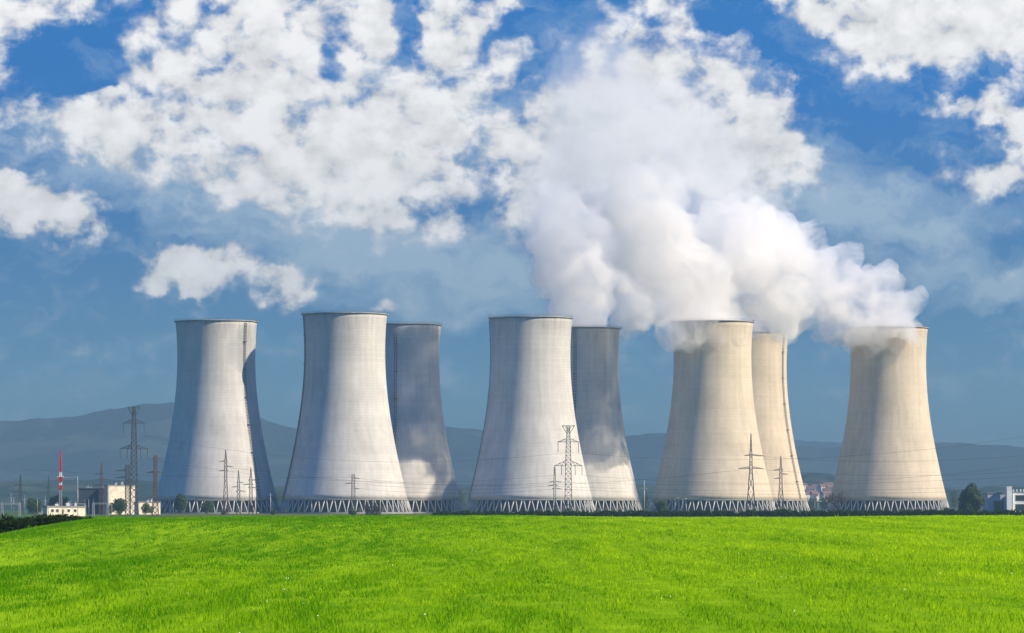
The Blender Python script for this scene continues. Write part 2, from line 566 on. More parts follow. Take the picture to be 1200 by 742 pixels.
# ------------------------------------------------------------------ steam
def steam(path, seed, mat, label, step=.42, puff=6, vox=2.7, amp=1.5):
    rnd = random.Random(seed)
    pts = [(at(px, py, D), r / F * D) for px, py, D, r in path]
    bm = bmesh.new()
    for (a, ra), (b, rb) in zip(pts[:-1], pts[1:]):
        L = (b - a).length; n = max(1, int(L / (step * (ra + rb) / 2)))
        for i in range(n):
            t = i / n
            c = a.lerp(b, t); r = ra + (rb - ra) * t
            balls = [(c, r * .78)]
            for k in range(puff):
                v = Vector((rnd.gauss(0, 1), rnd.gauss(0, 1), rnd.gauss(0, 1))).normalized()
                q = rnd.uniform(.22, .46)
                balls.append((c + v * r * (1.02 - q), r * q))
            for p, q in balls:
                bmesh.ops.create_icosphere(bm, subdivisions=2, radius=q, matrix=Matrix.Translation(p))
    me = bpy.data.meshes.new('steam_tmp'); bm.to_mesh(me); bm.free()
    ob = bpy.data.objects.new('steam_tmp', me); COL.objects.link(ob)
    md = ob.modifiers.new('r', 'REMESH'); md.mode = 'VOXEL'; md.voxel_size = vox
    sm = ob.modifiers.new('s', 'SMOOTH'); sm.iterations = 3; sm.factor = .5
    dg = bpy.context.evaluated_depsgraph_get()
    ev = bpy.data.meshes.new_from_object(ob.evaluated_get(dg))
    bpy.data.objects.remove(ob); bpy.data.meshes.remove(me)
    off = Vector((seed * 13.7, seed * 7.1, 0))
    nv = len(ev.vertices)
    nr = [v.normal.copy() for v in ev.vertices]
    for v, m in zip(ev.vertices, nr):
        p = v.co + off
        d = 0.0; fr = 1 / 30.0; am = 7.5 * amp
        for k in range(5):
            d += am * (abs(noise.noise(p * fr)) * 2 - .45)
            fr *= 2.15; am *= .55
        v.co += m * d
    ev.update()
    ob = bpy.data.objects.new('steam_tmp', ev); COL.objects.link(ob)
    md = ob.modifiers.new('r', 'REMESH'); md.mode = 'VOXEL'; md.voxel_size = vox * .8
    dg = bpy.context.evaluated_depsgraph_get()
    e2 = bpy.data.meshes.new_from_object(ob.evaluated_get(dg))
    bpy.data.objects.remove(ob); bpy.data.meshes.remove(ev); ev = e2
    bm = bmesh.new(); bm.from_mesh(ev); bm.verts.ensure_lookup_table()   # keep the one large body
    seen = set(); best = []
    for v0 in bm.verts:
        if v0.index in seen: continue
        st = [v0]; seen.add(v0.index); isl = []
        while st:
            v = st.pop(); isl.append(v)
            for e in v.link_edges:
                w = e.other_vert(v)
                if w.index not in seen: seen.add(w.index); st.append(w)
        if len(isl) > len(best): best = isl
    keep = {v.index for v in best}
    bmesh.ops.delete(bm, geom=[v for v in bm.verts if v.index not in keep], context='VERTS')
    bm.to_mesh(ev); bm.free()
    ev.name = 'steam'
    ev.materials.clear(); ev.materials.append(mat)
    ev.polygons.foreach_set('use_smooth', [True] * len(ev.polygons))
    o = link('steam_plume', ev)
    tag(o, label, 'steam plume', 'steam plumes of the cooling towers')
    return o


def wisps(lo, hi, scale):
    def f(t, v, dens):
        co = t.n('ShaderNodeTexCoord').outputs['Object']
        nz = t.noise(co, scale, 8, .74, .8)
        t.l(t.mapr(nz, lo, hi, 0.0, dens), v.inputs['Density'])
    return f


M['steam'] = mat_volume('steam_volume', .17, (.994, .980, .968), .2, wisps(.395, .80, .046))
M['steam_thin'] = mat_volume('thin_steam_volume', .026, (.992, .982, .966), .2, wisps(.40, .70, .035))
for q, st in (('steam', .20), ('steam_thin', .30)): M[q].cycles.volume_step_rate = st

steam([(1000, 393, 2566, 16), (1010, 386, 2560, 30), (1032, 380, 2560, 36), (1056, 380, 2564, 30), (1041, 404, 2590, 36), (1041, 386, 2590, 48), (1030, 370, 2588, 54), (1000, 352, 2583, 58), (958, 338, 2573, 66), (912, 324, 2560, 78), (866, 304, 2545, 86), (822, 276, 2530, 84)], 3, M['steam'],
      'dense white steam bending left off the far right cooling tower')
steam([(879, 412, 2712, 30), (874, 396, 2712, 40), (842, 376, 2706, 46), (800, 360, 2698, 54), (758, 346, 2690, 58), (745, 312, 2670, 62), (730, 270, 2650, 66)], 5, M['steam'],
      'low steam bank behind the cream front tower, drifting from the half hidden rear one')
steam([(798, 390, 2474, 13), (806, 382, 2469, 24), (820, 374, 2470, 28), (835, 398, 2497, 36), (832, 378, 2497, 50), (818, 354, 2497, 56), (796, 322, 2495, 62), (772, 286, 2492, 66), (756, 250, 2488, 66), (744, 218, 2484, 60)], 8, M['steam'],
      'white steam billowing from the cream front tower above the pointed pylon')
steam([(681, 406, 2617, 30), (684, 388, 2617, 40), (682, 362, 2616, 48), (672, 322, 2610, 58), (660, 276, 2602, 64), (656, 236, 2594, 60)], 13, M['steam'],
      'upright steam column rising from the half hidden rear tower beside the centre')
steam([(640, 262, 2580, 50), (668, 222, 2560, 74), (720, 205, 2520, 86), (840, 250, 2528, 84), (790, 205, 2500, 92), (735, 160, 2440, 94), (694, 118, 2375, 82), (676, 84, 2340, 66)], 21, M['steam_thin'],
      'thinning steam drifting up into the clouds above the steaming towers', puff=9, amp=1.5)  # upper end drawn nearer the viewer, added to shade the leftmost tower

# ------------------------------------------------------------------ pylons
def lattice(mb, prof, wl, wd, nseg, square=True):
    """four legs through prof [(z, half width)], with X bracing"""
    zs = [p[0] for p in prof]; hs = [p[1] for p in prof]

    def hw(z):
        return float(np.interp(z, zs, hs))
    cor = ((-1, -1), (1, -1), (1, 1), (-1, 1))
    for sx, sy in cor:
        mb.path([(sx * h, sy * h, z) for z, h in prof], wl)
    # panel heights that shrink with width
    z = zs[0]; lv = [z]
    tot = sum((b - a) / max(.5, (hw(a) + hw(b))) for a, b in zip(np.linspace(zs[0], zs[-1], 60)[:-1], np.linspace(zs[0], zs[-1], 60)[1:]))
    q = tot / nseg; acc = 0; zz = np.linspace(zs[0], zs[-1], 400)
    for a, b in zip(zz[:-1], zz[1:]):
        acc += (b - a) / max(.5, hw(a) + hw(b))
        if acc >= q: lv.append(b); acc -= q
    if lv[-1] < zs[-1] - .5: lv.append(zs[-1])
    for a, b in zip(lv[:-1], lv[1:]):
        ha, hb = hw(a), hw(b)
        for i in range(4):
            p, r = cor[i], cor[(i + 1) % 4]
            mb.bar((p[0] * ha, p[1] * ha, a), (r[0] * hb, r[1] * hb, b), wd)
            mb.bar((r[0] * ha, r[1] * ha, a), (p[0] * hb, p[1] * hb, b), wd)
            mb.bar((p[0] * hb, p[1] * hb, b), (r[0] * hb, r[1] * hb, b), wd)


def arm_mesh(z, ll, lr, hw, rise, wl, wd, droop=0.0):
    """a tapering lattice crossarm; ll, lr its reach to left and right"""
    mb = MB()
    for s, L in ((-1, ll), (1, lr)):
        if L <= 0: continue
        tip = Vector((s * L, 0, z - droop))
        for sy in (-1, 1):
            a = Vector((s * hw, sy * hw * .8, z)); b = Vector((s * hw, sy * hw * .8, z + rise))
            mb.bar(a, tip, wl); mb.bar(b, tip, wl)
            n = max(2, int(L / 2.2))
            for k in range(n):
                p = a.lerp(tip, k / n); q = b.lerp(tip, (k + .5) / n); r = a.lerp(tip, (k + 1) / n)
                mb.bar(p, q, wd); mb.bar(q, r, wd)
    return mb


def insulator(mb, p, L, w=.22):
    n = max(4, int(L / .5))
    for k in range(n):
        z = p[2] - L * (k + .5) / n
        mb.lathe([(.04, L / n * .5), (w, L / n * .1), (.04, -L / n * .5)], 8, (p[0], p[1], z))


def pylon(px, D, py_top, prof, arms, label, mat='steel', wl=.26, wd=.15, nseg=14, group='lattice power pylons', rz=0.0, crown=None, spike=None):
    """prof: [(fraction of height, half width px)]; arms: (py, left px, right px, rise px, [(dx px, string px)])"""
    k = D / F
    H = wz(py_top, D)
    root = empty('power_pylon', (wx(px, D), D, 0), rz)
    tag(root, label, 'pylon', group)
    mb = MB(); pr = [(H * f, h * k) for f, h in prof]
    lattice(mb, pr, wl, wd, nseg)
    if spike: mb.bar((0, 0, H - .2), (0, 0, H + spike * k), wl, .08)
    mb.build('lattice_mast', M[mat], root)
    zs = [p[0] for p in pr]; hs = [p[1] for p in pr]
    for py, ll, lr, rise, strs in arms:
        z = wz(py, D); hw = float(np.interp(z, zs, hs))
        a = arm_mesh(z, ll * k, lr * k, hw, rise * k, wl * .8, wd, 0).build('crossarm', M[mat], root)
        for dx, sl in strs:
            im = MB(); insulator(im, (dx * k, 0, z), sl * k); im.build('insulator', M['glass_ins'], a)
    if crown:
        w, h = crown
        c = MB(); hw = hs[-1]
        for s in (-1, 1):
            c.bar((s * hw, 0, H - h * k), (s * w * k, 0, H), wl); c.bar((s * hw * .2, 0, H - h * .35 * k), (s * w * k, 0, H), wd)
            c.bar((-s * hw, 0, H - h * k), (s * w * .45 * k, 0, H), wd)
        c.bar((-w * k, 0, H), (w * k, 0, H), wl)
        c.build('earth_wire_crown', M[mat], root)
    return root


BIG = [(0, 4.6), (.30, 3.7), (.78, 2.6), (.88, 2.0), (1.0, 1.6)]
pylon(157, 1900, 477, BIG,
      [(496, 12.5, 12.5, 4.5, [(-12, 12), (12, 12)]), (526, 16.5, 16.5, 5, [(-16, 12), (-8, 12), (8, 12), (16, 12)])],
      'tall grey pylon with hanging insulators left of all the cooling towers', crown=(7, 11), nseg=22, wl=.30, wd=.17)
pylon(666, 1880, 499, BIG,
      [(518, 12.5, 12.5, 4, [(-12, 12), (12, 12)]), (546, 16.5, 16.5, 6, [(-16, 11), (-8, 11), (8, 11), (16, 11)])],
      'dark two-armed pylon with hanging insulators before a central cooling tower', crown=(7.5, 9), nseg=20, wl=.28, wd=.16)
pylon(149.5, 1640, 545, [(0, 2.8), (1, 2.2)], [(552, 14, 4, 2, []), (560, 14, 4, 2, []), (568, 14, 8, 2, [])],
      'short squat pylon with left-reaching arms in front of the cream block', 'steel', .20, .14, 14)
pylon(182, 1660, 534, [(0, 3.6), (.4, 2.4), (.6, 1.9), (1, 1.9)], [(538, 3, 8, 1.5, []), (554, 10, 9, 1.8, [])],
      'brown lattice pylon at the left foot of the leftmost cooling tower', 'rust', .24, .16, 16)
pylon(119, 2050, 543, [(0, 2.4), (.5, 1.6), (1, .6)], [(556, 8, 2, 1.5, []), (562, 3, 8, 1.5, []), (569, 9, 3, 1.5, [])],
      'slim pylon rising behind the dark slate block', 'rust', .22, .14, 12)
pylon(24, 2100, 557, [(0, 2.6), (.5, 1.6), (1, .5)], [(569, 8, 8, 1.6, []), (577, 9, 9, 1.6, [])],
      'hazy pylon standing farthest left above the white gantry', 'steel', .22, .14, 12)
pylon(57, 2700, 558, [(0, 2.4), (.5, 1.2), (1, .3)], [(572, 4, 4, 1.2, [])],
      'faint small pylon just left of the red and white mast', 'steel', .22, .14, 10)
pylon(264.5, 1950, 527, [(0, 3.2), (.35, 2.2), (.5, 1.6), (.8, 1.3), (1, .25)], [(541, 8, 2, 1.5, []), (547, 2, 8.5, 1.5, []), (552, 8, 3, 1.5, [])],
      'tallest of the pylons before the leftmost cooling tower', 'rust', .22, .14, 14)
pylon(279.5, 2000, 551, [(0, 2.4), (.4, 1.7), (.75, 1.2), (1, .2)], [(566, 2, 6, 1.4, []), (571, 8, 2, 1.4, []), (576, 3, 8, 1.4, [])],
      'smallest grey pylon in the middle of the leftmost cooling tower', 'steel', .20, .13, 12)
pylon(294, 1970, 548, [(0, 2.6), (.4, 1.8), (.75, 1.3), (1, .2)], [(563, 3, 9, 1.4, []), (568, 9, 3, 1.4, []), (572, 3, 8, 1.4, [])],
      'pointed grey pylon before the lit right side of the leftmost cooling tower', 'steel', .22, .14, 12)
pylon(414, 1900, 556, [(0, 2.4), (1, 1.7)], [(561, 1, 8, 1.3, []), (567, 10, 1, 1.3, []), (573, 1, 8, 1.3, [])],
      'lone small pylon before the second cooling tower from the left', 'steel', .20, .13, 12)
pylon(650, 1820, 548, [(0, 1.7), (1, .9)], [(565, 6, 8, 1.2, []), (569.5, 8, 4, 1.2, []), (573, 3, 8, 1.2, [])],
      'small narrow pylon beside the taller two-armed one', 'steel', .18, .12, 14)
pylon(880, 1800, 508, [(0, 5.3), (.55, 1.6), (.72, 1.3), (1, .15)], [(534, 8, 15, 1.5, []), (549, 15, 15, 2, [])],
      'pointed black pylon on splayed legs before the cream front tower', 'steel', .28, .15, 10)
pylon(915, 2000, 534, [(0, 4.2), (.45, 1.8), (.75, 1.3), (1, .15)], [(551, 9, 3, 1.4, []), (556, 2, 9, 1.4, []), (561, 8, 2, 1.4, [])],
      'slender pointed pylon before the cream rear tower', 'steel', .24, .14, 12)


def line_pole(px, D, py_top, arms, label, mat='galv', cat='pole'):
    k = D / F; H = wz(py_top, D)
    root = empty('line_pole', (wx(px, D), D, 0)); tag(root, label, cat, 'line poles')
    MB().bar((0, 0, 0), (0, 0, H), .55, .32, 8).build('shaft', M[mat], root)
    for py, ll, lr in arms:
        z = wz(py, D)
        MB().bar((-ll * k, -.3, z), (lr * k, -.3, z), .22).build('crossarm', M[mat], root)
    return root


line_pole(755, 1800, 563, [(570, 2, 2), (573, 2.5, 4)], 'pale pole standing in the gap left of the cream front tower')
line_pole(300.5, 1950, 559, [(562, 2, 6), (566, 2, 7), (570, 1, 5), (574, 2, 4)], 'dark pole with stubby arms at the right edge of the leftmost tower', 'steel')
line_pole(546, 2300, 575, [(578, 2, 2)], 'faint short pole between the second and fourth towers', 'steel')
line_pole(317, 2150, 578, [(581, 1.5, 2)], 'pale short pole between the leftmost two cooling towers', 'galv')


# street lamps near the right end
def lamp(px, D, py_top, label):
    H = wz(py_top, D)
    root = empty('street_lamp', (wx(px, D), D, 0)); tag(root, label, 'street lamp', 'street lamps by the towers')
    MB().bar((0, 0, 0), (0, 0, H), .3, .18, 8).build('post', M['galv'], root)
    MB().bar((0, 0, H), (1.5, 0, H + .3), .14).build('arm', M['galv'], root)
    MB().box((1.8, 0, H + .25), (1.2, .4, .25)).build('lamp_head', M['white'], root)


for px, D, py in ((955, 2200, 587), (958.5, 2230, 588)):
    lamp(px, D, py, 'thin pale street lamp in the gap right of the cream rear tower')
for px, D, py in ((791, 2150, 584), (800, 2200, 585)):
    lamp(px, D, py, 'thin pale street lamp before the shaded foot of the cream front tower')


# ------------------------------------------------------------------ red and white mast
def red_mast():
    D = 1700; k = D / F; z = lambda py: wz(py, D)
    root = empty('radio_mast', (wx(71, D), D, 0)); tag(root, 'red and white banded lattice mast over the pale low building', 'mast')
    mb = MB(); lattice(mb, [(0, 1.6 * k), (z(574), 1.3 * k)], .22, .13, 8); mb.build('lattice_foot', M['galv'], root)
    seg = [(574, 569, 1.5, 1.5, 'red'), (569, 564.5, 1.0, 1.0, 'white'), (564.5, 559, 1.9, 1.9, 'red'), (559, 553.5, 1.0, 1.0, 'white'), (553.5, 541, 1.0, .75, 'red'), (541, 527, .75, .15, 'red')]
    for a, b, wa, wb, c in seg:
        m = MB(); za, zb = z(a), z(b)
        lattice(m, [(za, wa * k), (zb, wb * k)], .34, .22, 6 if zb - za > 3 else 3)
        m.bar((0, 0, za), (0, 0, zb), wa * 1.1 * k, max(.1, wb * 1.1 * k), 8)
        m.build('banded_section', M[c], root)
    MB().box((0, 0, z(559) + .1), (7.2 * k, 4 * k, .25)).build('platform', M['white'], root)
    g = MB()
    for i in range(7):
        an = i * math.pi * 2 / 7
        g.bar((2.2 * k * math.cos(an), 2.2 * k * math.sin(an), z(574)), (2.2 * k * math.cos(an), 2.2 * k * math.sin(an), z(572)), .1)
    g.build('guard_rail', M['red'], root)


red_mast()


# ------------------------------------------------------------------ substation gantries
def gantry(px0, px1, D, py_top, label, posts=2, beam=1.6, over=5):
    k = D / F; H = wz(py_top, D); x0, x1 = wx(px0, D), wx(px1, D)
    root = empty('switchyard_gantry', ((x0 + x1) / 2, D, 0)); tag(root, label, 'gantry', 'switchyard gantries')
    w = (x1 - x0)
    for i in range(posts):
        x = -w / 2 + w * i / (posts - 1)
        mb = MB(); lattice(mb, [(0, .5), (H, .34)], .16, .11, 8)
        for q in range(4):
            pass
        o = mb.build('post', M['galv'], root, (x, 0, 0))
        MB().bar((0, 0, H), (0, 0, H + over * k), .18, .06).build('lightning_rod', M['galv'], o)
    mb = MB()
    for dz in (0, beam * k):
        for sy in (-.35, .35): mb.bar((-w / 2, sy, H - dz), (w / 2, sy, H - dz), .15)
    n = max(4, int(w / 1.2))
    for i in range(n):
        a = -w / 2 + w * i / n; b = -w / 2 + w * (i + 1) / n
        mb.bar((a, -.35, H), (b, -.35, H - beam * k), .10); mb.bar((b, -.35, H), (a, .35, H - beam * k), .10)
    mb.build('beam', M['galv'], root)
    for i in range(3):
        im = MB(); insulator(im, (-w / 2 + w * (i + .5) / 3, 0, H - beam * k), 3.0 * k, .2); im.build('insulator', M['glass_ins'], root)


gantry(-18, 23, 1620, 589.5, 'white lattice gantry at the far left edge of the switchyard', 3, 1.6, 3)
gantry(83, 99.5, 1620, 590, 'pale portal gantry behind the right end of the pale low building', 2, 1.0, 5)
gantry(109.5, 126.5, 1620, 589.5, 'pale portal gantry right of the pale low building', 2, 1.2, 5)


def switch_pole(px, D, py):
    H = wz(py, D)
    r = empty('switchyard_pole', (wx(px, D), D, 0)); tag(r, 'thin grey switchyard pole with a bent top arm over the pale low building', 'pole')
    MB().bar((0, 0, 0), (0, 0, H), .34, .24, 8).build('shaft', M['galv'], r)
    MB().bar((-6.5, 0, H - .2), (.4, 0, H + .1), .22).build('arm', M['galv'], r)
    MB().bar((0, 0, H - 5), (0, 0, H - 2.5), .5).build('bracket', M['galv'], r)


switch_pole(91, 1660, 559)


def thin_mast(px, D, py, arm, label):
    H = wz(py, D)
    r = empty('switchyard_mast', (wx(px, D), D, 0)); tag(r, label, 'mast', 'thin switchyard masts')
    MB().bar((0, 0, 0), (0, 0, H), .30, .12, 8).build('shaft', M['galv'], r)
    if arm: MB().bar((-arm, 0, H * .8), (arm, 0, H * .8), .16).build('crossarm', M['galv'], r)


for px, D, py, arm in ((13, 1700, 578, 1.5), (16, 1640, 584, 0), (29, 1700, 580, 1.2), (44, 1720, 583, 0), (53, 1640, 582, .8), (104, 1640, 585, 0), (131, 1630, 591, 0), (203, 2100, 588, 0)):
    thin_mast(px, D, py, arm, 'one of the thin pale masts scattered through the switchyard at the far left')


# ------------------------------------------------------------------ buildings
def building(px0, px1, D, py_top, depth, wall, roof, label, windows=(), door=None, name='industrial_building', roof_t=.5, rz=0.0, over=.3, units=0):
    k = D / F; x0, x1 = wx(px0, D), wx(px1, D); H = wz(py_top, D); w = x1 - x0
    w = (w - depth * abs(math.sin(rz))) / math.cos(rz)
    sc = w / (x1 - x0)
    root = empty(name, ((x0 + x1) / 2, D + depth / 2, 0), rz); tag(root, label, 'building')
    MB().box((0, 0, (H - roof_t) / 2 - .1), (w, depth, H - roof_t + .2)).build('wall', M[wall], root)
    MB().box((0, 0, H - roof_t / 2 + .003), (w + over * 2, depth + over * 2, roof_t)).build('roof', M[roof], root)
    if units:
        ru = random.Random(int(px0 * 10))
        for q in range(units):
            ux, uy = w * (-.38 + .76 * (q + ru.random()) / units), ru.uniform(-.15, .15) * depth
            sx, sz = ru.uniform(.9, 1.9), ru.uniform(.5, 1.4)
            um = MB(); um.box((ux, uy, H + sz / 2 + .006), (sx, min(1.2, depth * .5), sz)); um.bar((ux + sx * .3, uy, H + sz), (ux + sx * .3, uy, H + sz + .7), .3, n=8)
            um.build('roof_unit', M['galv'], root)
        for ex in (-w * .47, w * .3):
            MB().bar((ex, -depth / 2 - .12, 0), (ex, -depth / 2 - .12, H - roof_t), .16, n=6).build('downpipe', M['galv'], root)
    for (a, b, t, u) in windows:            # pixel rectangle
        za, zb = wz(u, D), wz(t, D); xa, xb = (wx(a, D) - (x0 + x1) / 2) * sc, (wx(b, D) - (x0 + x1) / 2) * sc
        fr = MB()
        fw = .12
        fr.box(((xa + xb) / 2, -depth / 2 - .02, zb + fw / 2), (xb - xa + fw * 2, .12, fw)); fr.box(((xa + xb) / 2, -depth / 2 - .03, za - fw / 2), (xb - xa + fw * 2, .2, fw))
        fr.box((xa - fw / 2, -depth / 2 - .02, (za + zb) / 2), (fw, .12, zb - za)); fr.box((xb + fw / 2, -depth / 2 - .02, (za + zb) / 2), (fw, .12, zb - za))
        wn = fr.build('window', M['grey_wall'], root)
        MB().box(((xa + xb) / 2, -depth / 2 - .01, (za + zb) / 2), (xb - xa, .06, zb - za)).build('pane', M['window'], wn)
    if door:
        a, b, t = door
        zb = wz(t, D); xa, xb = (wx(a, D) - (x0 + x1) / 2) * sc, (wx(b, D) - (x0 + x1) / 2) * sc
        MB().box(((xa + xb) / 2, -depth / 2 - .02, zb / 2), (xb - xa, .1, zb)).build('door', M['door'], root)
    return root


building(51, 98, 1590, 593, 3.5, 'cream_wall', 'roof_grey', 'pale yellow low flat-roofed building under the red and white mast',
         windows=[(56, 59, 597, 600), (62, 65, 597, 600), (76, 79, 597, 600), (84, 87, 597, 600)], door=(69, 71.5, 597), rz=R(38), units=3)
building(90.5, 122, 2060, 572, 26, 'blue_wall', 'blue_wall', 'tall dark slate block beside the cream one', units=3)
building(122.3, 157, 2060, 568.5, 4, 'cream_wall', 'roof_grey', 'tall cream block among the left pylons',
         windows=[(128, 131, 590, 594), (136, 139, 590, 594)], rz=R(38), units=3)
building(157.5, 187, 2030, 588, 4, 'cream_wall', 'roof_grey', 'low cream annexe with a grey roof behind the brown pylon',
         windows=[(161, 163.5, 594, 597), (167, 169.5, 594, 597), (176, 178.5, 594, 597)], rz=R(38), units=2)
building(33, 50, 2250, 596, 14, 'grey_wall', 'roof_grey', 'small grey shed left of the pale low building')
b = building(1157.5, 1181, 2100, 577.5, 22, 'grey_wall', 'roof_grey', 'grey-white office wing with one large dark opening beside the round tree',
             windows=[(1164.5, 1176, 587, 601)])
b2 = building(1187, 1222, 2096, 576, 24, 'white', 'roof_grey', 'white office wing with ribbon windows at the right edge',
              windows=[(1190, 1216, 580.5, 587), (1190, 1216, 591, 598.5)])
k = 2100 / F
st = building(1180, 1186, 2092, 570, 6, 'white', 'white', 'narrow white stair shaft rising between the two office wings', name='stair_shaft', roof_t=.3, over=.1)
for px, D, h, lab in ((1196, 2104, 574.6, 'leftmost'), (1201, 2104, 574.8, ''),):
    pass
vents = []
for px in (1187.5, 1191.5, 1196, 1199.5):
    D = 2104; H0 = wz(576, 2096)
    vm = MB(); vm.box((0, 0, .25), (.7, .7, .5)); vm.lathe([(.28, .5), (.28, .95), (.5, 1.0), (.05, 1.3)], 10)
    o = vm.build('roof_vent', M['white'], None, (wx(px, D), D, H0 + .01))
    tag(o, 'small white vent on the roof of the ribbon-windowed office wing', 'vent', 'roof vents of the office')
# small pale kiosk
building(964, 969.5, 1900, 596.5, 3, 'white', 'roof_grey', 'tiny white kiosk left of the bare tree', name='kiosk', roof_t=.2)

# far village on the foothill
def house(D, px, z, w, rz, wall, roof, proto=[None]):
    root = empty('village_house', (wx(px, D), D, z), rz)
    tag(root, 'tiny hazy red-roofed house in the far village beyond the towers', 'house', 'far village houses')
    h = w * .55
    MB().box((0, 0, h / 2 - 3), (w, w * .8, h + 6)).build('wall', M[wall], root)
    rm = MB(); r = w * .8 / 2 + .4; L = w / 2 + .4
    rm.add([(-L, -r, h), (L, -r, h), (L, r, h), (-L, r, h), (-L, 0, h + w * .35), (L, 0, h + w * .35)], [(0, 1, 5, 4), (2, 3, 4, 5), (0, 4, 3), (1, 2, 5), (3, 2, 1, 0)])
    rm.build('roof', M[roof], root)


def foothill_z(px, D):
    return None


# ------------------------------------------------------------------ hills
def hill(name, D, prof, depth, seed, rough):
    """ridge seen at rows prof [(px, py)]; real slope in front of and behind the ridge"""
    pxs = np.array([p[0] for p in prof]); pys = np.array([p[1] for p in prof])
    us = np.linspace(pxs[0], pxs[-1], 420); nv = 60
    vs = np.linspace(-1, 1, nv)
    ridge = ZC + (HY - np.interp(us, pxs, pys)) / F * D
    # smooth the polyline
    ker = np.hanning(21); ker /= ker.sum()
    ridge = np.convolve(np.pad(ridge, 10, mode='edge'), ker, 'valid')
    X0 = (us - 600) / F * D
    X, Vv = np.meshgrid(X0, vs)
    Y = D + Vv * depth
    sh = np.cos(Vv * np.pi / 2) ** 1.3
    rel = fbm(X / (depth * .35), Y / (depth * .35), 5, seed)
    gully = 1 - np.abs(fbm(X / (depth * .22) + 9, Y / (depth * .5), 4, seed + 3) - .5) * 2
    Z = ridge[None, :] * sh * (1 - (.35 * (1 - gully) + .3 * (1 - rel)) * np.sin(np.clip(np.abs(Vv), 0, 1) * np.pi))
    Z += (fbm(X / 45, Y / 45, 3, seed + 7) - .5) * rough * sh
    Z -= 3
    V = np.stack([X, Y, Z], -1).reshape(-1, 3); nx = len(us)
    i = np.arange(nx * (nv - 1)).reshape(nv - 1, nx)[:, :-1].ravel()
    T = np.concatenate([np.stack([i, i + 1, i + nx + 1], -1), np.stack([i, i + nx + 1, i + nx], -1)])
    o = link(name, tri_mesh(name, V, T, M['hill'], True)); tag(o, kind='structure')
    return o


hill('hills', 13500, [(-700, 520), (-300, 505), (0, 491), (60, 488), (110, 481), (150, 472), (185, 467), (235, 469), (290, 482), (340, 500), (400, 512), (470, 505), (530, 497), (580, 503), (640, 520), (690, 522), (730, 512), (760, 504), (800, 507), (870, 520), (960, 522), (1040, 520), (1100, 516), (1140, 519), (1200, 523), (1400, 530), (1900, 545)], 2400, 3, 16)
hill('far_hills', 19000, [(-700, 515), (0, 510), (300, 505), (480, 512), (560, 506), (740, 512), (900, 514), (1060, 520), (1130, 518), (1220, 524), (1500, 530), (1900, 540)], 1800, 8, 18)
hill('foothills', 6800, [(-700, 575), (-100, 566), (100, 560), (250, 566), (350, 568), (480, 572), (560, 566), (640, 574), (740, 566), (800, 570), (900, 558), (950, 552), (1000, 556), (1060, 566), (1110, 572), (1200, 568), (1500, 574), (1900, 580)], 1300, 15, 12)

rv = random.Random(4)
for i in range(34):
    D = rv.uniform(5750, 6150); px = rv.gauss(968, 17)
    # height of the foothill slope there
    row = np.interp(px, [900, 950, 1000, 1060], [558, 552, 556, 566])
    z = (ZC + (HY - row) / F * 6800) * math.cos((D - 6800) / 1300 * math.pi / 2) ** 1.3 * .8
    house(D, px, z, rv.uniform(9, 15), rv.uniform(-.6, .6), rv.choice(['cream_wall', 'white', 'cream_wall']), 'roof_red')


# ------------------------------------------------------------------ trees and shrubs
def leaf_cloud(rnd, blobs, n, size):
    """leaf quads spread through ellipsoid clumps; returns verts, tris"""
    tot = sum(b[3] * b[4] * b[5] for b in blobs)
    V, T = [], []
    for (cx, cy, cz, rx, ry, rz) in blobs:
        m = int(n * rx * ry * rz / tot) + 8
        for _ in range(m):
            v = Vector((rnd.gauss(0, 1), rnd.gauss(0, 1), rnd.gauss(0, 1))).normalized() * rnd.random() ** .38
            p = Vector((cx + v.x * rx, cy + v.y * ry, cz + v.z * rz))
            a = Vector((rnd.gauss(0, 1), rnd.gauss(0, 1), rnd.gauss(0, 1))).normalized()
            b_ = a.orthogonal().normalized(); s = size * rnd.uniform(.6, 1.4)
            i = len(V)
            V += [p - a * s - b_ * s * .55, p + a * s - b_ * s * .4, p + a * s * .9 + b_ * s * .5, p - a * s * .7 + b_ * s * .6]
            T += [(i, i + 1, i + 2), (i, i + 2, i + 3)]
    return V, T


def trunk_mesh(rnd, H, r, limbs=5, name='trunk', mat='bark'):
    mb = MB()
    pts = [Vector((rnd.gauss(0, .02) * H * (i > 0), rnd.gauss(0, .02) * H * (i > 0), H * i / 4)) for i in range(5)]
    for i in range(4): mb.bar(pts[i], pts[i + 1], r * 2 * (1 - i * .2), r * 2 * (1 - (i + 1) * .2), 8)
    for i in range(limbs):
        a = rnd.random() * 6.28; s = pts[rnd.randint(1, 3)]
        e = s + Vector((math.cos(a) * H * .35, math.sin(a) * H * .35, H * rnd.uniform(.2, .45)))
        mb.bar(s, e, r * .8, r * .25, 6)
    return mb.mesh(name, M[mat])


